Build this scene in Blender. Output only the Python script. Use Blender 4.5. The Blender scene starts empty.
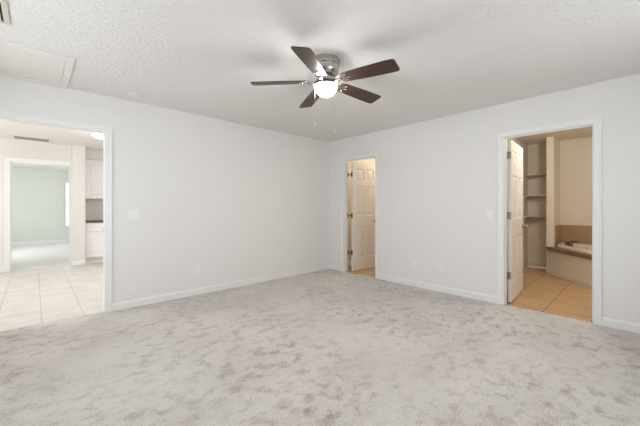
import bpy, bmesh, math, random
from math import sin, cos, pi, radians as R
from mathutils import Vector, Matrix

random.seed(7)
SC = bpy.context.scene
COL = SC.collection

# ------------------------------------------------------------------ camera
cam_d = bpy.data.cameras.new('camera')
cam_d.lens = 304 / 640 * 36
cam_d.sensor_width = 36
cam_d.shift_y = -5.5 / 640
cam_d.clip_start = 0.02
cam = bpy.data.objects.new('camera', cam_d)
COL.objects.link(cam)
cam.location = (-4.145, -4.149, 1.18)
cam.rotation_euler = (R(90), 0, -math.atan2(.685, .729))
SC.camera = cam

# ------------------------------------------------------------------ world and lights
W = bpy.data.worlds.new('daylight')
SC.world = W
W.use_nodes = True
bgn = W.node_tree.nodes['Background']
bgn.inputs[0].default_value = (.86, .93, 1, 1)
bgn.inputs[1].default_value = 2.2


def area(name, loc, rot, sx, sy, power, col, spread=180):
    l = bpy.data.lights.new(name, 'AREA')
    l.shape = 'RECTANGLE'; l.size = sx; l.size_y = sy; l.energy = power; l.color = col
    l.spread = R(spread)
    o = bpy.data.objects.new(name, l)
    COL.objects.link(o)
    o.location = loc; o.rotation_euler = rot
    return o


def point(name, loc, power, col, size=.1):
    l = bpy.data.lights.new(name, 'POINT')
    l.energy = power; l.color = col; l.shadow_soft_size = size
    o = bpy.data.objects.new(name, l)
    COL.objects.link(o); o.location = loc
    return o


# daylight at the bedroom windows, behind the camera (outside the panes)
area('daylight_rear_window', (-2.15, -5.08, 1.45), (R(90), 0, 0), 2.3, 1.5, 18, (.94, .985, 1))
area('daylight_side_window', (-5.08, -1.75, 1.45), (R(90), 0, R(-90)), 2.3, 1.5, 22, (.94, .985, 1))
# daylight in the dining room and the green room
area('daylight_dining_window', (-6.62, 2.0, 1.4), (R(90), 0, R(-90)), 2.0, 1.6, 55, (.97, .98, 1))
area('daylight_green_window', (-5.98, 6.8, 1.4), (R(90), 0, R(-90)), 1.8, 1.6, 82, (.96, 1, .98))
# warm bulbs of the bathroom and the closet
point('bathroom_bulb', (.95, -3.65, 2.25), 28, (1, .96, .86), .12)
point('closet_bulb', (1.25, -.95, 2.2), 17, (1, .92, .76), .1)

point('kitchen_fill', (-2.75, 1.3, 1.8), 36, (.96, .98, 1), .15)  # unseen fill light without fixture, added to brighten the cabinets and backsplash wall

vs = SC.view_settings
vs.view_transform = 'Standard'
vs.look = 'None'
vs.gamma = 1
vs.use_curve_mapping = False
vs.exposure = 0.0


# ------------------------------------------------------------------ materials
def srgb(r, g, b):
    f = lambda c: ((c / 255 + .055) / 1.055) ** 2.4 if c > 10 else c / 255 / 12.92
    return (f(r), f(g), f(b), 1)


def mat(name, col, rough=.5, metal=0, bump=None, vary=None, spec=.5, emit=None, estr=0, coat=0):
    m = bpy.data.materials.new(name)
    m.use_nodes = True
    nt = m.node_tree
    p = nt.nodes['Principled BSDF']
    p.inputs['Base Color'].default_value = col
    p.inputs['Roughness'].default_value = rough
    p.inputs['Metallic'].default_value = metal
    p.inputs['Specular IOR Level'].default_value = spec
    p.inputs['Coat Weight'].default_value = coat
    tc = nt.nodes.new('ShaderNodeTexCoord')
    if emit:
        p.inputs['Emission Color'].default_value = emit
        p.inputs['Emission Strength'].default_value = estr
    if bump:
        sc, st, dist, det = bump
        n = nt.nodes.new('ShaderNodeTexNoise')
        n.inputs['Scale'].default_value = sc
        n.inputs['Detail'].default_value = det
        nt.links.new(tc.outputs['Object'], n.inputs['Vector'])
        b = nt.nodes.new('ShaderNodeBump')
        b.inputs['Strength'].default_value = st
        b.inputs['Distance'].default_value = dist
        nt.links.new(n.outputs[0], b.inputs['Height'])
        nt.links.new(b.outputs[0], p.inputs['Normal'])
    if vary:
        sc, amt = vary
        n = nt.nodes.new('ShaderNodeTexNoise')
        n.inputs['Scale'].default_value = sc
        n.inputs['Detail'].default_value = 4
        nt.links.new(tc.outputs['Object'], n.inputs['Vector'])
        r = nt.nodes.new('ShaderNodeValToRGB')
        r.color_ramp.elements[0].position = .3
        r.color_ramp.elements[1].position = .7
        r.color_ramp.elements[0].color = tuple(c * (1 - amt) for c in col[:3]) + (1,)
        r.color_ramp.elements[1].color = tuple(min(1, c * (1 + amt)) for c in col[:3]) + (1,)
        nt.links.new(n.outputs[0], r.inputs[0])
        nt.links.new(r.outputs[0], p.inputs['Base Color'])
    return m


def tile_mat(name, c1, c2, grout, size, off, rough, mortar=.006, bumpd=.002, coat=0):
    m = mat(name, c1, rough, coat=coat)
    nt = m.node_tree
    p = nt.nodes['Principled BSDF']
    tc = [n for n in nt.nodes if n.type == 'TEX_COORD'][0]
    mp = nt.nodes.new('ShaderNodeMapping')
    mp.inputs['Location'].default_value = off
    nt.links.new(tc.outputs['Object'], mp.inputs['Vector'])
    br = nt.nodes.new('ShaderNodeTexBrick')
    br.offset = 0; br.squash = 1
    br.inputs['Color1'].default_value = c1
    br.inputs['Color2'].default_value = c2
    br.inputs['Mortar'].default_value = grout
    br.inputs['Scale'].default_value = 1
    br.inputs['Mortar Size'].default_value = mortar / 2
    br.inputs['Mortar Smooth'].default_value = .1
    br.inputs['Bias'].default_value = 0
    br.inputs['Brick Width'].default_value = size
    br.inputs['Row Height'].default_value = size
    nt.links.new(mp.outputs[0], br.inputs['Vector'])
    n = nt.nodes.new('ShaderNodeTexNoise')
    n.inputs['Scale'].default_value = 5
    n.inputs['Detail'].default_value = 6
    nt.links.new(tc.outputs['Object'], n.inputs['Vector'])
    mr = nt.nodes.new('ShaderNodeMapRange')
    mr.inputs[1].default_value = .3; mr.inputs[2].default_value = .7
    mr.inputs[3].default_value = .90; mr.inputs[4].default_value = 1.06
    nt.links.new(n.outputs[0], mr.inputs[0])
    mx = nt.nodes.new('ShaderNodeVectorMath')
    mx.operation = 'SCALE'
    nt.links.new(br.outputs['Color'], mx.inputs[0])
    nt.links.new(mr.outputs[0], mx.inputs['Scale'])
    nt.links.new(mx.outputs[0], p.inputs['Base Color'])
    b = nt.nodes.new('ShaderNodeBump')
    b.invert = True
    b.inputs['Strength'].default_value = .6
    b.inputs['Distance'].default_value = bumpd
    nt.links.new(br.outputs['Fac'], b.inputs['Height'])
    nt.links.new(b.outputs[0], p.inputs['Normal'])
    return m


def carpet_mat(name, light, dark, amt=1.0):
    m = mat(name, light, .95, spec=.1)
    nt = m.node_tree
    N = nt.nodes.new
    L = nt.links.new
    p = nt.nodes['Principled BSDF']
    p.inputs['Sheen Weight'].default_value = .15
    tc = [n for n in nt.nodes if n.type == 'TEX_COORD'][0]

    def noise(sc, det, rot=0, stretch=(1, 1, 1), dist=0, rough=.5):
        mp = N('ShaderNodeMapping')
        mp.inputs['Rotation'].default_value = (0, 0, rot)
        mp.inputs['Scale'].default_value = stretch
        L(tc.outputs['Object'], mp.inputs['Vector'])
        n = N('ShaderNodeTexNoise')
        n.inputs['Scale'].default_value = sc
        n.inputs['Detail'].default_value = det
        n.inputs['Roughness'].default_value = rough
        n.inputs['Distortion'].default_value = dist
        L(mp.outputs[0], n.inputs['Vector'])
        return n

    def rng(n, a, b, c=0, d=1):
        r = N('ShaderNodeMapRange')
        r.inputs[1].default_value = a; r.inputs[2].default_value = b
        r.inputs[3].default_value = c; r.inputs[4].default_value = d
        L(n.outputs[0], r.inputs[0])
        return r

    def math_(op, a, b):
        k = N('ShaderNodeMath'); k.operation = op
        for i, v in enumerate((a, b)):
            if isinstance(v, (int, float)):
                k.inputs[i].default_value = v
            else:
                L(v.outputs[0], k.inputs[i])
        return k
    # trodden marks where the pile lies the other way
    foot = rng(noise(9, 4, .5, (1, 1.25, 1), .2, .6), .48, .78)
    zone = rng(noise(1.1, 2, 1.0), .38, .58, .3, 1)
    big = rng(noise(1.6, 4, .3, (1, 1.3, 1), .4), .35, .7)
    fine = rng(noise(95, 3, 0), .3, .7, -.5, .5)
    mid = rng(noise(28, 3, 0), .3, .7, -.5, .5)
    f = math_('MULTIPLY', foot, zone)
    s = math_('ADD', math_('MULTIPLY', f, .85 * amt), math_('MULTIPLY', big, .28 * amt))
    s = math_('ADD', s, math_('MULTIPLY', fine, .5))
    s = math_('ADD', s, math_('MULTIPLY', mid, .14))
    s.use_clamp = True
    mx = N('ShaderNodeMix'); mx.data_type = 'RGBA'
    mx.inputs['A'].default_value = light
    mx.inputs['B'].default_value = dark
    L(s.outputs[0], mx.inputs['Factor'])
    L(mx.outputs['Result'], p.inputs['Base Color'])
    h = math_('SUBTRACT', math_('MULTIPLY', fine, .5), math_('MULTIPLY', f, .6))
    b = N('ShaderNodeBump')
    b.inputs['Strength'].default_value = .7
    b.inputs['Distance'].default_value = .012
    L(h.outputs[0], b.inputs['Height'])
    L(b.outputs[0], p.inputs['Normal'])
    return m


def wood_mat(name, c1, c2, rough):
    m = mat(name, c1, rough)
    nt = m.node_tree
    p = nt.nodes['Principled BSDF']
    tc = [n for n in nt.nodes if n.type == 'TEX_COORD'][0]
    mp = nt.nodes.new('ShaderNodeMapping')
    mp.inputs['Scale'].default_value = (2, 22, 22)
    nt.links.new(tc.outputs['Object'], mp.inputs['Vector'])
    n = nt.nodes.new('ShaderNodeTexNoise')
    n.inputs['Scale'].default_value = 3
    n.inputs['Detail'].default_value = 6
    n.inputs['Distortion'].default_value = .8
    nt.links.new(mp.outputs[0], n.inputs['Vector'])
    r = nt.nodes.new('ShaderNodeValToRGB')
    r.color_ramp.elements[0].position = .35
    r.color_ramp.elements[1].position = .68
    r.color_ramp.elements[0].color = c1
    r.color_ramp.elements[1].color = c2
    nt.links.new(n.outputs[0], r.inputs[0])
    nt.links.new(r.outputs[0], p.inputs['Base Color'])
    return m


def glass_mat(name):
    m = bpy.data.materials.new(name)
    m.use_nodes = True
    nt = m.node_tree
    nt.nodes.clear()
    o = nt.nodes.new('ShaderNodeOutputMaterial')
    t = nt.nodes.new('ShaderNodeBsdfTransparent')
    g = nt.nodes.new('ShaderNodeBsdfGlossy')
    g.inputs['Roughness'].default_value = .02
    x = nt.nodes.new('ShaderNodeMixShader')
    x.inputs[0].default_value = .06
    nt.links.new(t.outputs[0], x.inputs[1])
    nt.links.new(g.outputs[0], x.inputs[2])
    nt.links.new(x.outputs[0], o.inputs[0])
    return m


M = {}
M['wall'] = mat('wall_paint', srgb(240, 238, 235), .75, bump=(90, .12, .002, 3), spec=.3)
M['ceil'] = mat('ceiling_texture', srgb(240, 237, 234), .9, bump=(40, 1, .014, 6), spec=.15)
M['trim'] = mat('trim_enamel', srgb(243, 243, 241), .38)
M['hatch'] = mat('hatch_paint', srgb(240, 236, 231), .6)
M['carpet'] = carpet_mat('plush_carpet', srgb(222, 215, 210), srgb(152, 141, 129))
M['carpet2'] = carpet_mat('pale_carpet', srgb(240, 240, 238), srgb(215, 215, 212), .4)
M['dwall'] = mat('dining_wall_paint', srgb(236, 231, 225), .75, spec=.3)
M['dceil'] = mat('dining_ceiling_paint', srgb(238, 232, 226), .85, bump=(40, .2, .003, 3), spec=.2)
M['green'] = mat('green_wall_paint', srgb(228, 230, 225), .75, spec=.3)
M['dtile'] = tile_mat('ivory_floor_tile', srgb(228, 222, 215), srgb(223, 217, 210), srgb(176, 168, 160), .345, (3.40 + .345 * 6, 0.1, 0), .3)
M['btile'] = tile_mat('tan_floor_tile', srgb(202, 166, 126), srgb(196, 159, 119), srgb(124, 98, 74), .415, (.2, 3.365 + .415 * 4, 0), .38, .010)
M['bwall'] = mat('bathroom_wall_paint', srgb(232, 222, 208), .7, spec=.3)
M['linen'] = mat('linen_wall_paint', srgb(222, 214, 202), .75, spec=.3)
M['door'] = mat('door_paint', srgb(232, 226, 219), .4)
M['nickel'] = mat('brushed_nickel', (.55, .52, .49, 1), .22, 1)
M['hinge'] = mat('hinge_metal', (.36, .33, .30, 1), .4, 1)
M['bronze'] = mat('dark_bronze', (.17, .12, .08, 1), .35, 1)
M['knob'] = mat('knob_metal', (.42, .38, .33, 1), .25, 1)
M['walnut'] = wood_mat('walnut_blade', srgb(48, 31, 25), srgb(74, 49, 39), .42)
M['globe'] = mat('lit_frosted_glass', (1, .97, .92, 1), .3, emit=(1, .985, .965, 1), estr=88)
M['dome'] = mat('lit_dome_glass', (1, 1, 1, 1), .3, emit=(1, .97, .92, 1), estr=9)
M['chain'] = mat('chain_metal', (.5, .5, .48, 1), .45, .3)
M['fob'] = mat('fob_white', srgb(215, 212, 205), .4)
M['plate'] = mat('plate_plastic', srgb(246, 245, 242), .35)
M['slot'] = mat('slot_dark', srgb(60, 56, 52), .6)
M['plastic'] = mat('detector_plastic', srgb(238, 235, 230), .45)
M['ventw'] = mat('vent_enamel', srgb(214, 206, 194), .5)
M['ventb'] = mat('vent_duct_dark', srgb(70, 62, 54), .8)
M['grille'] = mat('beige_grille', srgb(196, 186, 170), .5)
M['cab'] = mat('cabinet_paint', srgb(247, 246, 245), .4)
M['counter'] = mat('dark_laminate', srgb(84, 68, 60), .3, vary=(60, .3))
M['splash'] = tile_mat('brown_wall_tile', srgb(180, 146, 114), srgb(172, 140, 108), srgb(150, 126, 102), .20, (0, 0, 0), .35, .005)
M['deck'] = mat('brown_deck_tile', srgb(132, 104, 78), .35, vary=(8, .15))
M['tub'] = mat('tub_acrylic', srgb(238, 230, 218), .18)
M['apron'] = mat('apron_paint', srgb(226, 216, 202), .6)
M['glass'] = glass_mat('window_glass')


# ------------------------------------------------------------------ mesh helper
class MB:
    def __init__(s):
        s.bm = bmesh.new()

    def box(s, x0, x1, y0, y1, z0, z1, mtx=None, bev=0):
        b = bmesh.new()
        r = bmesh.ops.create_cube(b, size=1)
        for v in b.verts:
            v.co = Vector(((x0 + x1) / 2 + v.co.x * (x1 - x0), (y0 + y1) / 2 + v.co.y * (y1 - y0), (z0 + z1) / 2 + v.co.z * (z1 - z0)))
        if bev:
            bmesh.ops.bevel(b, geom=list(b.edges), offset=bev, segments=2, affect='EDGES', profile=.5)
        s.add(b, mtx)
        return s

    def add(s, b, mtx=None):
        if mtx is not None:
            bmesh.ops.transform(b, matrix=mtx, verts=b.verts)
        me = bpy.data.meshes.new('tmp')
        b.to_mesh(me); b.free()
        s.bm.from_mesh(me)
        bpy.data.meshes.remove(me)

    def lathe(s, prof, seg=48, mtx=None, close=False):
        b = bmesh.new()
        rings = []
        for (r, z) in prof:
            if r < 1e-6:
                rings.append([b.verts.new((0, 0, z))])
            else:
                rings.append([b.verts.new((r * cos(2 * pi * k / seg), r * sin(2 * pi * k / seg), z)) for k in range(seg)])
        for a, c in zip(rings, rings[1:]):
            for k in range(seg):
                k2 = (k + 1) % seg
                if len(a) == 1 and len(c) == 1:
                    continue
                if len(a) == 1:
                    b.faces.new((a[0], c[k], c[k2]))
                elif len(c) == 1:
                    b.faces.new((a[k], c[0], a[k2]))
                else:
                    b.faces.new((a[k], c[k], c[k2], a[k2]))
        for ring in (rings[0], rings[-1]):
            if len(ring) > 1:
                b.faces.new(ring)
        s.add(b, mtx)
        return s

    def tube(s, pts, rad, seg=10, mtx=None):
        pts = [Vector(p) for p in pts]
        rads = rad if isinstance(rad, (list, tuple)) else [rad] * len(pts)
        b = bmesh.new()
        rings = []
        for i, p in enumerate(pts):
            d = (pts[min(i + 1, len(pts) - 1)] - pts[max(i - 1, 0)]).normalized()
            up = Vector((0, 0, 1)) if abs(d.z) < .9 else Vector((1, 0, 0))
            u = d.cross(up).normalized(); w = d.cross(u)
            rings.append([b.verts.new(p + (u * cos(2 * pi * k / seg) + w * sin(2 * pi * k / seg)) * rads[i]) for k in range(seg)])
        for a, c in zip(rings, rings[1:]):
            for k in range(seg):
                b.faces.new((a[k], a[(k + 1) % seg], c[(k + 1) % seg], c[k]))
        b.faces.new(rings[0]); b.faces.new(rings[-1])
        s.add(b, mtx)
        return s

    def prism(s, poly, z0, z1, mtx=None, bev=0):
        b = bmesh.new()
        lo = [b.verts.new((x, y, z0)) for x, y in poly]
        hi = [b.verts.new((x, y, z1)) for x, y in poly]
        n = len(poly)
        b.faces.new(lo[::-1]); b.faces.new(hi)
        for k in range(n):
            b.faces.new((lo[k], lo[(k + 1) % n], hi[(k + 1) % n], hi[k]))
        if bev:
            bmesh.ops.bevel(b, geom=list(b.edges), offset=bev, segments=2, affect='EDGES', profile=.5)
        s.add(b, mtx)
        return s

    def build(s, name, m, parent=None, smooth=False, loc=None, rotz=0, **tags):
        bmesh.ops.recalc_face_normals(s.bm, faces=s.bm.faces)
        me = bpy.data.meshes.new(name)
        s.bm.to_mesh(me); s.bm.free()
        me.materials.append(m)
        if smooth:
            for p in me.polygons:
                p.use_smooth = True
            try:
                me.set_sharp_from_angle(angle=R(38))
            except Exception:
                pass
        o = bpy.data.objects.new(name, me)
        COL.objects.link(o)
        if parent:
            o.parent = parent
        if loc:
            o.location = loc
        o.rotation_euler.z = rotz
        for k, v in tags.items():
            if v:
                o[k] = v
        return o


def empty(name, loc, rotz=0, **tags):
    o = bpy.data.objects.new(name, None)
    o.empty_display_size = .1
    COL.objects.link(o)
    o.location = loc
    o.rotation_euler.z = rotz
    for k, v in tags.items():
        if v:
            o[k] = v
    return o


def snz(axis, s0, s1, n0, n1):
    """along-wall and across-wall ranges to x and y ranges"""
    return (s0, s1, n0, n1) if axis == 'x' else (n0, n1, s0, s1)


def wall(name, axis, s0, s1, n0, n1, m, holes=(), z1=2.44, label=None):
    b = MB()
    cur = s0
    for (a0, a1, zb, zt) in sorted(holes):
        if a0 > cur:
            b.box(*snz(axis, cur, a0, n0, n1), 0, z1)
        if zb > 0:
            b.box(*snz(axis, a0, a1, n0, n1), 0, zb)
        b.box(*snz(axis, a0, a1, n0, n1), zt, z1)
        cur = a1
    if s1 > cur:
        b.box(*snz(axis, cur, s1, n0, n1), 0, z1)
    return b.build(name, m, kind='structure', label=label, category='wall')


def slab(name, boxes, z0, z1, m, label=None, cat='floor'):
    b = MB()
    for (x0, x1, y0, y1) in boxes:
        b.box(x0, x1, y0, y1, z0, z1)
    return b.build(name, m, kind='structure', label=label, category=cat)


def casing(name, axis, a0, a1, n0, n1, zt, m, label, room=(True, True), right=True, left=True, cw=.060, stop=None, cat='door frame', rjamb=True):
    """jamb lining, stops and mitred casings round a doorway; a0..a1, zt = finished opening"""
    b = MB()
    j = .018
    b.box(*snz(axis, a0 - j, a0, n0, n1), 0, zt + j)
    if rjamb:
        b.box(*snz(axis, a1, a1 + j, n0, n1), 0, zt + j)
    b.box(*snz(axis, a0, a1, n0, n1), zt, zt + j)
    if stop:
        st0, st1 = stop
        b.box(*snz(axis, a0, a0 + .011, st0, st1), 0, zt)
        b.box(*snz(axis, a1 - .011, a1, st0, st1), 0, zt)
        b.box(*snz(axis, a0 + .011, a1 - .011, st0, st1), zt - .011, zt)
    rv = .005
    for on, nn, d in ((room[0], n0, -1), (room[1], n1, 1)):
        if not on:
            continue
        # profile across the casing: (distance from the opening, thickness)
        prof = [(0, 0), (0, .009), (.010, .012), (.040, .013), (.047, .017), (cw, .017), (cw, 0)]

        def run(pts):  # pts: two corner descriptions giving (s, z) as function of offset
            bm = bmesh.new()
            rings = []
            for fn in pts:
                ring = []
                for (o, t) in prof:
                    s_, z_ = fn(o + rv)
                    n_ = nn + d * t
                    ring.append(bm.verts.new((s_, n_, z_) if axis == 'x' else (n_, s_, z_)))
                rings.append(ring)
            k = len(prof)
            for i in range(k):
                bm.faces.new((rings[0][i], rings[0][(i + 1) % k], rings[1][(i + 1) % k], rings[1][i]))
            bm.faces.new(rings[0]); bm.faces.new(rings[1])
            b.add(bm)
        if left:
            run([lambda o: (a0 - o, 0), lambda o: (a0 - o, zt + o)])
        if right:
            run([lambda o: (a1 + o, 0), lambda o: (a1 + o, zt + o)])
        run([(lambda o: (a0 - o, zt + o)) if left else (lambda o: (a0, zt + o)), (lambda o: (a1 + o, zt + o)) if right else (lambda o: (a1, zt + o))])
    return b.build(name, m, kind='structure', label=label, category=cat)


def baseboard(name, runs, m, label, h=.086, t=.014):
    """runs: (axis, s0, s1, n, dir)"""
    b = MB()
    for (axis, s0, s1, n, d) in runs:
        prof = [(0, 0), (t, 0), (t, h - .018), (t * .75, h - .010), (t * .45, h - .003), (t * .3, h), (0, h)]
        bm = bmesh.new()
        rings = []
        for s_ in (s0, s1):
            rings.append([bm.verts.new((s_, n + d * o, z) if axis == 'x' else (n + d * o, s_, z)) for o, z in prof])
        k = len(prof)
        for i in range(k):
            bm.faces.new((rings[0][i], rings[0][(i + 1) % k], rings[1][(i + 1) % k], rings[1][i]))
        bm.faces.new(rings[0]); bm.faces.new(rings[1])
        b.add(bm)
    return b.build(name, m, kind='structure', label=label, category='baseboard')


# ------------------------------------------------------------------ bedroom shell
RX, RY, T, H = -4.84, -4.84, .115, 2.44
OPZ = 2.032
LA0, LA1 = -4.50, -3.566      # opening to the dining room, in wall_left
CA0, CA1 = -1.085, -.378      # closet doorway, in wall_right
BA0, BA1 = -3.797, -2.992     # bathroom doorway, in wall_right
j = .018
slab('floor', [(RX, 0, RY, 0), (LA0, LA1, 0, .045), (0, .03, CA0, CA1), (0, .03, BA0, BA1)], -.08, 0, M['carpet'],
     'light greige plush carpet with trodden marks across the empty bedroom')
slab('ceiling', [(RX, 0, RY, 0)], H, H + .08, M['ceil'], 'textured off-white bedroom ceiling', 'ceiling')
wall('wall_left', 'x', RX, T, 0, T, M['wall'], [(LA0 - j, LA1 + j, 0, OPZ + j)], label='long off-white bedroom wall with the opening to the tiled room')
wall('wall_right', 'y', RY - T, 0, 0, T, M['wall'], [(CA0 - j, CA1 + j, 0, OPZ + j), (BA0 - j, BA1 + j, 0, OPZ + j)],
     label='off-white bedroom wall with two doorways')
WR = (-3.3, -1.0)
WS = (-2.9, -.6)
wall('wall_back', 'x', RX - T, 0, RY - T, RY, M['wall'], [(WR[0], WR[1], .75, 2.1)], label='bedroom wall with window behind the viewer')
wall('wall_side', 'y', RY, T, RX - T, RX, M['wall'], [(WS[0], WS[1], .75, 2.1)], label='bedroom side wall with window')


def window(name, axis, a0, a1, n0, n1, zb, zt, room_dir, label, cols=2):
    root = empty(name, (0, 0, 0), kind='structure', label=label, category='window')
    b = MB()
    f = .045
    nm = (n0 + n1) / 2
    y0, y1 = nm - .03, nm + .03
    b.box(*snz(axis, a0, a0 + f, y0, y1), zb, zt)
    b.box(*snz(axis, a1 - f, a1, y0, y1), zb, zt)
    b.box(*snz(axis, a0 + f, a1 - f, y0, y1), zb, zb + f)
    b.box(*snz(axis, a0 + f, a1 - f, y0, y1), zt - f, zt)
    zm = (zb + zt) / 2
    b.box(*snz(axis, a0 + f, a1 - f, y0, y1), zm - .02, zm + .02)
    for k in range(1, cols):
        s_ = a0 + (a1 - a0) * k / cols
        b.box(*snz(axis, s_ - .03, s_ + .03, y0, y1), zb + f, zt - f)
    b.build('frame', M['trim'], root)
    g = MB()
    g.box(*snz(axis, a0 + f, a1 - f, nm - .003, nm + .003), zb + f, zt - f)
    g.build('pane', M['glass'], root)
    s = MB()
    if room_dir > 0:
        s.box(*snz(axis, a0 - .03, a1 + .03, nm + .03, n1 + .04), zb - .02, zb, bev=.004)
    else:
        s.box(*snz(axis, a0 - .03, a1 + .03, n0 - .04, nm - .03), zb - .02, zb, bev=.004)
    s.build('sill', M['trim'], root)
    return root


window('window_1', 'x', WR[0], WR[1], RY - T, RY, .75, 2.1, 1, 'wide white window behind the viewer')
window('window_2', 'y', WS[0], WS[1], RX - T, RX, .75, 2.1, 1, 'wide white window in the bedroom side wall')

# doorway frames
tr1 = casing('trim_1', 'x', LA0, LA1, 0, T, OPZ, M['trim'], 'white cased opening to the tiled dining room')
tr2 = casing('trim_2', 'y', CA0, CA1, 0, T, OPZ, M['trim'], 'white casing round the narrow doorway near the corner', stop=(.04, .07))
tr3 = casing('trim_3', 'y', BA0, BA1, 0, T, OPZ, M['trim'], 'white casing round the bathroom doorway', stop=(.04, .07))
sp = MB()
sp.box(LA1 - .0015, LA1, .06, .088, .90, .96)
sp.build('strike_plate', M['nickel'], tr1)

baseboard('baseboard_left', [('x', RX, LA0 - .066, 0, -1), ('x', LA1 + .066, 0, 0, -1)], M['trim'], 'white baseboard along the left wall')
baseboard('baseboard_right', [('y', CA1 + .066, -.014, 0, -1), ('y', BA1 + .066, CA0 - .066, 0, -1), ('y', RY, BA0 - .066, 0, -1)], M['trim'],
          'white baseboard along the right wall')
baseboard('baseboard_back', [('x', RX, 0, RY, 1)], M['trim'], 'white baseboard behind the viewer')
baseboard('baseboard_side', [('y', RY, 0, RX, 1)], M['trim'], 'white baseboard along the side wall')

# ------------------------------------------------------------------ dining room, kitchen end and green room
DX0, DX1, DY = -6.4, -1.2, 3.82
KX0, KX1, KY = -3.588, -3.372, 4.45
FA0, FA1 = -4.462, KX0
slab('floor_dining', [(DX0, DX1, T, DY + T), (LA0, LA1, .045, T), (KX0, DX1, DY + T, KY)], -.08, -.004, M['dtile'],
     'ivory square floor tiles of the dining room')
slab('ceiling_dining', [(DX0, DX1, T, DY), (KX0, DX1, DY, KY)], H, H + .08, M['dceil'], 'white ceiling of the dining room', 'ceiling')
wall('wall_dining_side', 'y', T, DY + T, DX0 - T, DX0, M['dwall'], [(.9, 3.1, .75, 2.1)], label='cream dining room side wall')
window('window_3', 'y', .9, 3.1, DX0 - T, DX0, .75, 2.1, 1, 'dining room window')
wall('wall_dining_near', 'x', DX0, RX - T, 0, T, M['dwall'], label='cream wall beside the bedroom')
wall('wall_dining_far', 'x', DX0, KX0, DY, DY + T, M['dwall'], [(FA0 - j, FA1, 0, OPZ + j)], label='cream wall with the doorway to the green room')
wall('wall_kitchen_stub', 'x', KX0, KX1, 3.78, KY + T, M['dwall'], label='short cream wall end between doorway and cabinets')
wall('wall_kitchen_far', 'x', KX1, DX1, KY, KY + T, M['dwall'], label='cream wall behind the kitchen cabinets')
slab('soffit_kitchen', [(KX1, DX1, 4.10, KY)], 2.235, H, M['dwall'], 'cream soffit above the wall cabinet', 'soffit')
wall('wall_kitchen_side', 'y', T, KY + T, DX1, DX1 + T, M['dwall'], label='cream kitchen side wall')
casing('trim_4', 'x', FA0, FA1, DY, DY + T, OPZ, M['trim'], 'white casing round the doorway to the green room', right=False, rjamb=False, cw=.072, stop=(DY + .03, DY + .06))
baseboard('baseboard_dining', [('x', DX0, FA0 - .078, DY, -1), ('x', KX0, KX1, 3.78, -1)], M['trim'], 'white baseboard of the dining room')

GX0, GX1, GY = -5.8, -2.2, 9.2
slab('floor_green_room', [(GX0, KX0, DY + T, GY), (KX0, GX1, KY + T, GY)], -.08, 0, M['carpet2'], 'pale carpet of the green room')
slab('ceiling_green_room', [(GX0, KX0, DY + T, GY), (KX0, GX1, KY + T, GY)], H, H + .08, M['dceil'], 'white ceiling of the green room', 'ceiling')
GW = (-3.41, -2.55)
wall('wall_green_far', 'x', GX0, GX1, GY, GY + T, M['green'], [(GW[0], GW[1], .52, 2.04)], label='pale green wall with a white window')
wall('wall_green_side', 'y', DY + T, GY + T, GX0 - T, GX0, M['green'], [(5.9, 7.7, .75, 2.1)], label='pale green side wall')
wall('wall_green_other_side', 'y', KY + T, GY + T, GX1, GX1 + T, M['green'], label='pale green wall opposite the side window')
window('window_4', 'x', GW[0], GW[1], GY, GY + T, .52, 2.04, -1, 'tall white window in the pale green wall', 1)
window('window_5', 'y', 5.9, 7.7, GX0 - T, GX0, .75, 2.1, 1, 'side window of the green room')
baseboard('baseboard_green_room', [('x', GX0, GX1, GY, -1)], M['trim'], 'white baseboard under the pale green wall', h=.11)


# ------------------------------------------------------------------ bathroom and closet behind the right wall
BX1, BY0, BY1 = 3.1, -4.64, -2.55
PX, PY0, PY1 = 2.56, -3.06, -2.955
slab('floor_bathroom', [(T, BX1, BY0, BY1), (.03, T, BA0, BA1)], -.08, -.004, M['btile'], 'tan square floor tiles of the bathroom')
slab('ceiling_bathroom', [(T, BX1, BY0, BY1)], H, H + .08, M['bwall'], 'cream ceiling of the bathroom', 'ceiling')
wall('wall_bathroom_left', 'x', T, BX1 + T, BY1, BY1 + T, M['linen'], label='beige wall behind the open bathroom door')
wall('wall_bathroom_far', 'y', BY0 - T, BY1, BX1, BX1 + T, M['bwall'], label='beige wall above the bathtub')
wall('wall_bathroom_right', 'x', T, BX1, BY0 - T, BY0, M['bwall'], label='beige wall on the hidden side of the bathroom')
wall('wall_bathroom_partition', 'x', PX, BX1, PY0, PY1, M['bwall'], label='beige partition between linen shelves and bathtub')
baseboard('baseboard_bathroom', [('x', T, BX1, BY1, -1), ('y', PY1, BY1, BX1, -1), ('x', PX, BX1, PY1, 1), ('y', PY0 - .01, PY1 + .01, PX, -1)], M['apron'],
          'cream baseboard of the linen shelves and partition')

KRX, KRY0, KRY1 = 1.75, -1.75, .0
slab('floor_closet', [(T, KRX, KRY0, KRY1), (.03, T, CA0, CA1)], -.08, -.004, M['btile'], 'tan floor tiles behind the narrow door')
slab('ceiling_closet', [(T, KRX, KRY0, KRY1)], H, H + .08, M['bwall'], 'cream ceiling behind the narrow door', 'ceiling')
wall('wall_closet_far', 'y', KRY0, KRY1, KRX, KRX + T, M['bwall'], label='cream wall behind the narrow door')
wall('wall_closet_right', 'x', T, KRX + T, KRY0 - T, KRY0, M['bwall'], label='cream side wall of the closet')
wall('wall_closet_left', 'x', T, KRX + T, 0, T, M['bwall'], label='cream closet wall beside the kitchen')
baseboard('baseboard_closet', [('x', T, KRX, KRY1, -1), ('y', KRY0, KRY1, KRX, -1)], M['trim'], 'cream baseboard in the closet')


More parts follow.
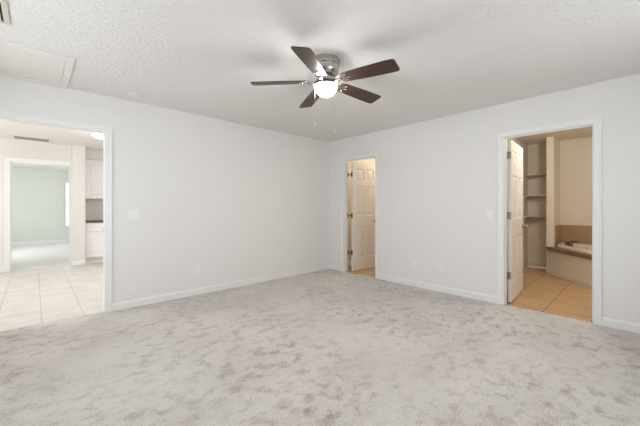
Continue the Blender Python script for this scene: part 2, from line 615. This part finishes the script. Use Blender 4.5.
# ------------------------------------------------------------------ six-panel doors
def door_leaf_bm(w, h, t, z0=.012):
    xs_st, mul = .105, .085
    cols = [0, xs_st, (w - mul) / 2, (w + mul) / 2, w - xs_st, w]
    rows = [z0, .245, .815, 1.03, 1.59, 1.685, 1.90, h]
    cols_p = {1, 3}; rows_p = {1, 3, 5}
    b = bmesh.new()
    for side in (0, 1):
        yf = 0 if side == 0 else t
        d = 1 if side == 0 else -1
        grid = {}
        for i, x in enumerate(cols):
            for k, z in enumerate(rows):
                grid[i, k] = b.verts.new((x, yf, z))
        for i in range(len(cols) - 1):
            for k in range(len(rows) - 1):
                q = [grid[i, k], grid[i + 1, k], grid[i + 1, k + 1], grid[i, k + 1]]
                if i in cols_p and k in rows_p:
                    prev = q
                    x0, x1, za, zb = cols[i], cols[i + 1], rows[k], rows[k + 1]
                    for off, dep in ((.006, .004), (.012, .010), (.024, .010), (.048, .003)):
                        ring = [b.verts.new((x, yf + d * dep, z)) for x, z in ((x0 + off, za + off), (x1 - off, za + off), (x1 - off, zb - off), (x0 + off, zb - off))]
                        for e in range(4):
                            b.faces.new((prev[e], prev[(e + 1) % 4], ring[(e + 1) % 4], ring[e]))
                        prev = ring
                    b.faces.new(prev)
                else:
                    b.faces.new(q)
        if side == 0:
            g0 = grid
        else:
            n, m_ = len(cols) - 1, len(rows) - 1
            for i in range(n):
                for k in (0, m_):
                    b.faces.new((g0[i, k], g0[i + 1, k], grid[i + 1, k], grid[i, k]))
            for k in range(m_):
                for i in (0, n):
                    b.faces.new((g0[i, k], g0[i, k + 1], grid[i, k + 1], grid[i, k]))
    return b


def make_door(name, pin, rot, w, h, gap, jamb_y, hz, label, hmat):
    """pin: hinge-side corner of the visible face; leaf runs along local +x, thickness to +y"""
    t = .035
    root = empty(name, pin, rot, kind='structure', label=label, category='door')
    b = MB(); b.add(door_leaf_bm(w, h, t))
    b.build('door_leaf', M['door'], root)
    for z in hz:
        hb = MB()
        hb.box(-.0025, 0, .003, t - .002, z - .045, z + .045)              # leaf on the door edge
        yj = jamb_y - pin[1]                                             # jamb face in local y (rotation is small)
        hb.box(-.062, -.008, yj - .0025, yj, z - .045, z + .045)            # leaf on the jamb
        hb.tube([(-.004, t + .004, z - .046), (-.004, t + .004, z + .046)], .006, 10)
        hb.box(-.006, -.003, t - .004, max(yj, t + .004), z - .008, z + .008)
        hb.build('hinge', hmat, root, smooth=True)
    for side in (-1, 1):
        k = MB()
        y0 = 0 if side < 0 else t
        mt = Matrix.Translation((w - .062, y0, .915)) @ Matrix.Rotation(R(90 if side < 0 else -90), 4, 'X')
        k.lathe([(0.0, 0), (.031, 0), (.031, .004), (.027, .009), (.013, .012), (.011, .032), (.017, .038), (.0265, .046), (.0285, .056), (.025, .066), (.012, .071), (0, .072)], 28, mt)
        k.build('knob', M['knob'], root, smooth=True)
    l = MB()
    l.box(w, w + .0015, t / 2 - .012, t / 2 + .012, .885, .945)
    l.build('latch_plate', M['knob'], root)
    return root


make_door('door_1', (.122, -.488, 0), R(-5.5), .67, 2.015, .03, CA1, (.345, 1.03, 1.79),
          'white six-panel door standing ajar in the narrow doorway near the corner', M['bronze'])
make_door('door_2', (.128, -3.037, 0), R(4.3), .787, 2.015, .01, BA1, (.34, 1.08, 1.825),
          'white six-panel door swung open into the bathroom', M['hinge'])

# ------------------------------------------------------------------ bathroom fittings
# tub surround: deck with a slanted front, brown tile edge, white tub
A = (2.540, -2.955)
dirv = (-.752, -.660)
Bp = (A[0] + dirv[0] * 1.55, A[1] + dirv[1] * 1.55)
ny, nx = (-dirv[0], dirv[1])


def off(p, o):  # move away from the room, towards the tub
    return (p[0] + .660 * o, p[1] - .752 * o)


tubroot = empty('bathtub', (2.4, -3.6, 0), label='white drop-in bathtub in a cream apron with brown tile edge', category='bathtub')
LX, LY = 2.4, -3.6


def loc(poly):
    return [(x - LX, y - LY) for x, y in poly]


back = BX1 - .003
A1 = (PX + .003, PY0 - .003)
ap = MB()
ap.prism(loc([(PX - .003, PY1 - .012), off(Bp, .012), (off(Bp, .012)[0], BY0 + .003), (off(Bp, .15)[0] + .05, BY0 + .003), off(Bp, .15), (PX + .01, PY0 - .09), (PX + .01, PY0 - .003), (PX - .003, PY0 - .003)]), 0, .415)
ap.build('apron', M['apron'], tubroot)
bb = MB()
p0, p1 = off(A, .0), off(Bp, .0)
q0, q1 = off(A, .012), off(Bp, .012)
bb.prism(loc([p0, p1, q1, q0]), 0, .075)
bb.build('apron_baseboard', M['apron'], tubroot)
dk = MB()
outer = [A, Bp, (Bp[0], BY0 + .003), (back, BY0 + .003), (back, A1[1]), A1]
cx, cy = 2.33, -3.92
bm = bmesh.new()
# deck as ring between the outer outline and the tub cut-out
rimo = [(2.70, -3.085), (2.60, -3.10), (1.93, -3.60), (1.50, -3.98), (1.50, -4.55), (3.07, -4.55), (3.07, -3.085)]


def ring_resample(poly, n):
    segs = []
    tot = 0
    for i in range(len(poly)):
        a, c = poly[i], poly[(i + 1) % len(poly)]
        L_ = math.dist(a, c); segs.append((a, c, L_, tot)); tot += L_
    out = []
    for k in range(n):
        s_ = tot * k / n
        for a, c, L_, t0 in segs:
            if t0 <= s_ <= t0 + L_ + 1e-9:
                f = (s_ - t0) / L_
                out.append((a[0] + (c[0] - a[0]) * f, a[1] + (c[1] - a[1]) * f)); break
    return out


dk.prism(loc(outer), .415, .482)
deck = dk.build('deck', M['deck'], tubroot, label='brown tile deck edge')
# tub: rim following its outline, oval basin sunk in
N = 64


def polar(poly, cx, cy, n):
    out = []
    for k in range(n):
        a = 2 * pi * k / n
        dx, dy = cos(a), sin(a)
        best = None
        for i in range(len(poly)):
            (x1, y1), (x2, y2) = poly[i], poly[(i + 1) % len(poly)]
            ex, ey = x2 - x1, y2 - y1
            den = dx * ey - dy * ex
            if abs(den) < 1e-9:
                continue
            t = ((x1 - cx) * ey - (y1 - cy) * ex) / den
            u = ((x1 - cx) * dy - (y1 - cy) * dx) / den
            if t > 0 and -1e-6 <= u <= 1 + 1e-6 and (best is None or t < best):
                best = t
        out.append((cx + dx * best, cy + dy * best))
    return out


bm = bmesh.new()
po = polar(rimo, cx, cy, N)


def ringv(f, z):
    return [bm.verts.new((cx + (x - cx) * f - LX, cy + (y - cy) * f - LY, z)) for x, y in po]


rings = [ringv(1, .482), ringv(1, .515), ringv(.985, .527), ringv(.965, .529)]
el = lambda rx, ry, z: [bm.verts.new((cx + .03 + rx * cos(2 * pi * k / N) - LX, cy - .04 + ry * sin(2 * pi * k / N) - LY, z + (.012 if z > .5 else 0))) for k in range(N)]
rings += [el(.50, .43, .517), el(.485, .415, .508), el(.46, .39, .47), el(.38, .32, .2), el(.28, .24, .13), el(.02, .02, .125)]
for a, c in zip(rings, rings[1:]):
    for k in range(N):
        bm.faces.new((a[k], a[(k + 1) % N], c[(k + 1) % N], c[k]))
tb = MB(); tb.add(bm)
tb.build('tub_shell', M['tub'], tubroot, smooth=True)

# splash tiles
st = empty('backsplash', (BX1, -3.06, .482), label='brown tile backsplash in the corner behind the bathtub', category='backsplash')
s1 = MB(); s1.box(-.012, -.003, BY0 + .003 + 3.06, -.003, 0, .37)
s1.build('back_tiles', M['splash'], st)
s2 = MB(); s2.box(2.66 - BX1, -.012, -.012, -.003, 0, .37)
s2.build('side_tiles', M['splash'], st)

# faucet on the rim: spout and two levers
fa = empty('bath_faucet', (2.52, -3.27, .529), 0, label='dark metal bath faucet with spout and two handles on the tub rim', category='faucet')
sb = MB()
sb.lathe([(0, 0), (.028, 0), (.028, .008), (.02, .014), (.018, .03), (0, .031)], 24, Matrix.Translation((.0, .0, 0)))
sb.tube([(.0, .0, .02), (.0, .0, .05), (-.01, -.02, .068), (-.03, -.07, .078), (-.05, -.12, .078), (-.055, -.14, .068)], [.016, .016, .015, .014, .013, .013], 14)
sb.build('spout', M['bronze'], fa, smooth=True)
for (hx, hy) in ((.10, .045), (-.12, -.055)):
    eb = MB()
    eb.lathe([(0, 0), (.036, 0), (.036, .003), (.030, .006), (0, .006)], 28, Matrix.Translation((hx, hy, 0)))
    eb.build('escutcheon', M['nickel'], fa, smooth=True)
for (hx, hy) in ((.10, .045), (-.12, -.055)):
    hb = MB()
    hb.lathe([(0, 0), (.026, 0), (.026, .007), (.016, .013), (.013, .035), (.02, .042), (.02, .052), (.01, .058), (0, .058)], 24, Matrix.Translation((hx, hy, 0)))
    for a in (0, 90, 180, 270):
        hb.tube([(hx, hy, .047), (hx + .034 * cos(R(a + 20)), hy + .034 * sin(R(a + 20)), .05)], [.006, .005], 8)
    hb.build('handle', M['bronze'], fa, smooth=True)

# linen shelves
for k, (z, nm) in enumerate(((1.0, 'lowest'), (1.405, 'middle'), (1.81, 'highest'))):
    root = empty('linen_shelf', (2.80, -2.75, z), label='%s cream shelf of the three in the linen recess' % nm, category='shelf', group='linen recess shelves')
    b = MB(); b.box(.08, BX1 - 2.80 - .003, PY1 + 2.75 + .003, BY1 + 2.75 - .003, -.006, .006, bev=.002)
    b.build('shelf_board', M['linen'], root)
    c = MB(); c.box(-.015, BX1 - 2.80 - .022, BY1 + 2.75 - .022, BY1 + 2.75 - .003, -.03, -.006)
    c.box(BX1 - 2.80 - .022, BX1 - 2.80 - .003, PY1 + 2.75 + .003, BY1 + 2.75 - .003, -.03, -.006)
    c.build('cleat', M['apron'], root)

# ------------------------------------------------------------------ kitchen cabinets


def cab_front(b, x0, x1, y, z0, z1, t=.019, fr=.055):
    """shaker style front, face towards -y"""
    bm_ = bmesh.new()
    rings = []
    for off_, dep in ((0, t), (0, .002), (.002, 0), (fr, 0), (fr + .006, .007), (fr + .03, .007), (fr + .045, .002)):
        rings.append([bm_.verts.new((x, y + dep, z)) for x, z in ((x0 + off_, z0 + off_), (x1 - off_, z0 + off_), (x1 - off_, z1 - off_), (x0 + off_, z1 - off_))])
    bm_.faces.new(rings[0])
    for a, c in zip(rings, rings[1:]):
        for e in range(4):
            bm_.faces.new((a[e], a[(e + 1) % 4], c[(e + 1) % 4], c[e]))
    bm_.faces.new(rings[-1])
    b.add(bm_)


cb = empty('base_cabinet', (-3.370, 3.87, 0), label='white base cabinet with drawer under the dark worktop', category='cabinet')
W_ = .60
b = MB(); b.box(0, W_, .0, .577, .10, .857); b.box(0, W_, .06, .577, -.004, .10)
b.build('body', M['cab'], cb)
b = MB(); cab_front(b, .012, W_ - .012, -.020, .12, .655)
dd = b.build('cabinet_door', M['cab'], cb)
b = MB(); cab_front(b, .012, W_ - .012, -.020, .675, .845, fr=.035)
dr = b.build('drawer', M['cab'], cb)
b = MB(); b.box(-3.370, -3.36 + W_ + .02, 3.835, KY - .003, .858, .895, bev=.005)
b.build('worktop', M['counter'], label='dark brown kitchen worktop on the white base cabinet', category='worktop')
cu = empty('wall_cabinet', (-3.350, 4.13, 1.37), label='white wall cabinet hung above the dark worktop', category='cabinet')
b = MB(); b.box(0, .60, 0, KY - 4.13 - .002, 0, .862)
b.build('body', M['cab'], cu)
b = MB(); cab_front(b, .01, .59, -.020, .012, .848)
b.build('cabinet_door', M['cab'], cu)

# ------------------------------------------------------------------ ceiling things
# attic hatch
ht = empty('attic_hatch', (-4.29, -.41, H), label='cream attic hatch panel with raised trim in the ceiling above the left wall', category='hatch')
hx0, hx1, hy0, hy1 = -4.66, -3.895, -.855, -.004
b = MB()
cwid = .075
for (x0, x1, y0, y1) in ((hx0, hx1, hy0, hy0 + cwid), (hx0, hx1, hy1 - cwid, hy1), (hx0, hx0 + cwid, hy0 + cwid, hy1 - cwid), (hx1 - .055, hx1, hy0 + cwid, hy1 - cwid)):
    b.box(x0 + 4.29, x1 + 4.29, y0 + .41, y1 + .41, -.017, 0, bev=.003)
b.build('hatch_trim', M['hatch'], ht)
b = MB(); b.box(hx0 + cwid + 4.294, hx1 - .055 + 4.286, hy0 + cwid + .414, hy1 - cwid + .406, -.006, 0)
b.build('hatch_panel', M['hatch'], ht)


def vent(name, loc_, sx, sy, label, fm, sm, slat_axis, n, fw=.03):
    root = empty(name, loc_, label=label, category='vent')
    b = MB()
    hx, hy = sx / 2, sy / 2
    for (x0, x1, y0, y1) in ((-hx, hx, -hy, -hy + fw), (-hx, hx, hy - fw, hy), (-hx, -hx + fw, -hy + fw, hy - fw), (hx - fw, hx, -hy + fw, hy - fw)):
        b.box(x0, x1, y0, y1, -.012, 0, bev=.003)
    b.build('frame', fm, root)
    b = MB(); b.box(-hx + fw, hx - fw, -hy + fw, hy - fw, -.002, 0)
    b.build('duct_opening', M['ventb'], root)
    b = MB()
    for k in range(n):
        u = (k + .5) / n
        if slat_axis == 'x':
            y = -hy + fw + (sy - 2 * fw) * u
            m_ = Matrix.Translation((0, y, -.008)) @ Matrix.Rotation(R(38), 4, 'X')
            b.box(-hx + fw, hx - fw, -.008, .008, -.0008, .0008, m_)
        else:
            x = -hx + fw + (sx - 2 * fw) * u
            m_ = Matrix.Translation((x, 0, -.008)) @ Matrix.Rotation(R(38), 4, 'Y')
            b.box(-.008, .008, -hy + fw, hy - fw, -.0008, .0008, m_)
    b.build('louvers', sm, root)
    return root


vent('ceiling_vent', (-4.43, -1.33, H), .33, .33, 'beige ceiling air vent in the corner beyond the attic hatch', M['ventw'], M['ventw'], 'y', 8)
vent('return_grille', (-4.175, 3.50, H), .53, .36, 'beige ceiling grille in the dining room above the far doorway', M['dceil'], M['grille'], 'x', 16, .035)

# smoke detector
sd = empty('smoke_detector', (-3.335, -.262, H), label='round white smoke detector on the ceiling near the left wall', category='smoke detector')
b = MB(); b.lathe([(0, 0), (.068, 0), (.068, -.008), (.060, -.012)] + [(0, -.012)], 40)
b.build('base', M['plastic'], sd, smooth=True)
b = MB(); b.lathe([(0, -.012), (.058, -.012), (.060, -.024), (.050, -.034), (.030, -.037), (0, -.038)], 40)
b.build('cover', M['plastic'], sd, smooth=True)

# dining room dome light
dl = empty('dome_light', (-3.285, 2.22, H), label='lit white dome light on the dining room ceiling', category='ceiling light')
b = MB(); b.lathe([(0, 0), (.165, 0), (.165, -.022), (.15, -.026), (0, -.026)], 40)
b.build('base', M['trim'], dl, smooth=True)
b = MB(); b.lathe([(0, -.026), (.15, -.026), (.146, -.040), (.125, -.055), (.08, -.068), (.03, -.073), (0, -.074)], 40)
b.build('dome', M['dome'], dl, smooth=True)

# ------------------------------------------------------------------ ceiling fan
FC = (-2.328, -2.288, H)
fan = empty('ceiling_fan', FC, label='brushed nickel ceiling fan with five dark walnut blades and a lit globe', category='ceiling fan')
b = MB()
b.lathe([(0, 0), (.116, 0), (.120, -.004), (.122, -.018), (.121, -.028), (.114, -.032), (.113, -.040), (.119, -.045), (.119, -.055), (.114, -.060), (.112, -.095), (.104, -.118), (.088, -.134), (.068, -.142), (0, -.143)], 64)
b.build('motor_housing', M['nickel'], fan, smooth=True)
b = MB()
b.lathe([(0, -.143), (.05, -.143), (.05, -.160), (.082, -.164), (.088, -.172), (.088, -.190), (.078, -.197), (.060, -.200), (.062, -.208), (.088, -.211), (.096, -.215), (.096, -.222), (0, -.223)], 56)
b.build('switch_housing', M['nickel'], fan, smooth=True)
b = MB()
b.lathe([(0, -.222), (.093, -.222)] + [(.096 * cos(R(a)), -.224 - .088 * sin(R(a))) for a in range(0, 90, 9)] + [(0, -.312)], 56)
b.build('globe', M['globe'], fan, smooth=True)
ZB = 2.258 - H
for k in range(5):
    a = R(-78 + 72 * k)
    piv = Matrix.Rotation(a, 4, 'Z') @ Matrix.Translation((0, 0, ZB)) @ Matrix.Rotation(R(2.3), 4, 'Y') @ Matrix.Rotation(R(-12.5), 4, 'X')
    # blade outline along +x
    prof = []
    xs = [.150, .156, .175, .30, .45, .56, .612, .628, .634]
    ws = [.042, .052, .058, .065, .071, .074, .073, .066, .052]
    up = list(zip(xs, ws)); dn = [(x, -w) for x, w in reversed(up)]
    b = MB(); b.prism(up + dn, -.003, .003, bev=.0012)
    bl = b.build('blade', M['walnut'], fan)
    bl.matrix_local = piv
    # forked blade iron, below the blade root
    b = MB()
    b.prism([(.150, .012), (.175, .040), (.215, .042), (.222, .034), (.190, .026), (.200, .010), (.235, .008), (.240, 0), (.235, -.008), (.200, -.010), (.190, -.026), (.222, -.034), (.215, -.042), (.175, -.040), (.150, -.012)], -.009, -.003)
    b.tube([(.080, 0, .050 - .052), (.10, 0, -.014), (.13, 0, -.013), (.155, 0, -.007)], [.013, .014, .014, .012], 10)
    for (sx_, sy_) in ((.203, .034), (.203, -.034), (.226, 0)):
        b.lathe([(0, -.013), (.004, -.012), (.006, -.009), (.006, -.007)], 12, Matrix.Translation((sx_, sy_, 0)))
    ir = b.build('blade_iron', M['nickel'], bl, smooth=True)


def cam_off(lat, fwd):
    return (lat * .729 + fwd * .685, lat * -.685 + fwd * .729)


for (lat, fwd, z1, rr) in ((.073, -.078, 1.815, .0016), (-.094, .045, 1.90, .0005)):
    x, y = cam_off(lat, fwd)
    b = MB()
    b.tube([(x, y, -.205), (x, y, z1 + .02 - H)], rr, 6)
    zz = -.27
    ch = b.build('pull_chain', M['chain'], fan)
    b = MB()
    b.lathe([(0, z1 + .022 - H), (.0025, z1 + .02 - H), (3.2 * rr + .001, z1 - H), (3 * rr + .001, z1 - .018 - H), (0, z1 - .022 - H)], 16, Matrix.Translation((x, y, 0)))
    b.build('fob', M['fob'], ch, smooth=True)
    # short bracket from the switch housing out to the chain
    L_ = math.hypot(x, y)
    b = MB(); b.tube([(x / L_ * .055, y / L_ * .055, -.203), (x, y, -.204)], .003, 8)
    b.build('chain_arm', M['nickel'], ch)


# ------------------------------------------------------------------ wall plates (local frame: face towards -y, centre at origin)
def wall_frame(name, wall_id, s, z, label, cat, group=None):
    if wall_id == 'L':
        return empty(name, (s, 0, z), 0, label=label, category=cat, group=group)
    return empty(name, (0, s, z), R(-90), label=label, category=cat, group=group)


def outlet(wall_id, s, z, label):
    root = wall_frame('wall_outlet', wall_id, s, z, label, 'outlet', 'duplex wall outlets')
    b = MB(); b.box(-.036, .036, -.006, 0, -.058, .058, bev=.0025)
    b.build('cover_plate', M['plate'], root)
    for dz in (-.021, .021):
        b = MB(); b.box(-.0165, .0165, -.008, -.0055, dz - .014, dz + .014, bev=.001)
        so = b.build('socket', M['plate'], root)
        c = MB(); c.box(-.007, -.005, -.0086, -.0079, dz - .002, dz + .008); c.box(.005, .007, -.0086, -.0079, dz - .002, dz + .008)
        c.box(-.002, .002, -.0086, -.0079, dz - .010, dz - .006)
        c.build('slots', M['slot'], so)


def switch(wall_id, s, z, gangs, label):
    root = wall_frame('light_switch', wall_id, s, z, label, 'light switch')
    w = .036 + .023 * (gangs - 1)
    b = MB(); b.box(-w, w, -.006, 0, -.058, .058, bev=.0025)
    b.build('cover_plate', M['plate'], root)
    for g in range(gangs):
        x = (g - (gangs - 1) / 2) * .046
        b = MB(); b.box(x - .006, x + .006, -.0075, -.0055, -.013, .013)
        b.box(x - .004, x + .004, -.018, -.006, .000, .009, bev=.001)
        b.build('toggle', M['plate'], root)


outlet('L', -2.537, .355, 'white duplex outlet low on the left wall below the light switch')
outlet('L', -.72, .330, 'white duplex outlet low on the left wall near the room corner')
outlet('R', -1.794, .345, 'white duplex outlet between the two doorways, nearer the narrow doorway')
switch('L', -3.287, 1.103, 2, 'white double toggle light switch on the left wall beside the cased opening')
switch('R', -2.837, 1.09, 1, 'white light switch just left of the bathroom doorway')
pl = wall_frame('cable_plate', 'R', -2.195, .345, 'white cable plate low between the two doorways, nearer the bathroom', 'wall plate')
b = MB(); b.box(-.036, .036, -.006, 0, -.058, .058, bev=.0025); b.build('cover_plate', M['plate'], pl)
b = MB(); b.lathe([(0, 0), (.006, 0), (.006, .004), (.0045, .004), (.0045, .010), (0, .010)], 16, Matrix.Translation((0, -.006, -.012)) @ Matrix.Rotation(R(90), 4, 'X'))
b.build('cable_jack', M['nickel'], pl, smooth=True)
pl = wall_frame('blank_plate', 'L', -1.222, 1.09, 'blank white plate at switch height on the left wall', 'wall plate')
b = MB(); b.box(-.036, .036, -.004, 0, -.058, .058, bev=.0018); b.build('cover_plate', M['wall'], pl)
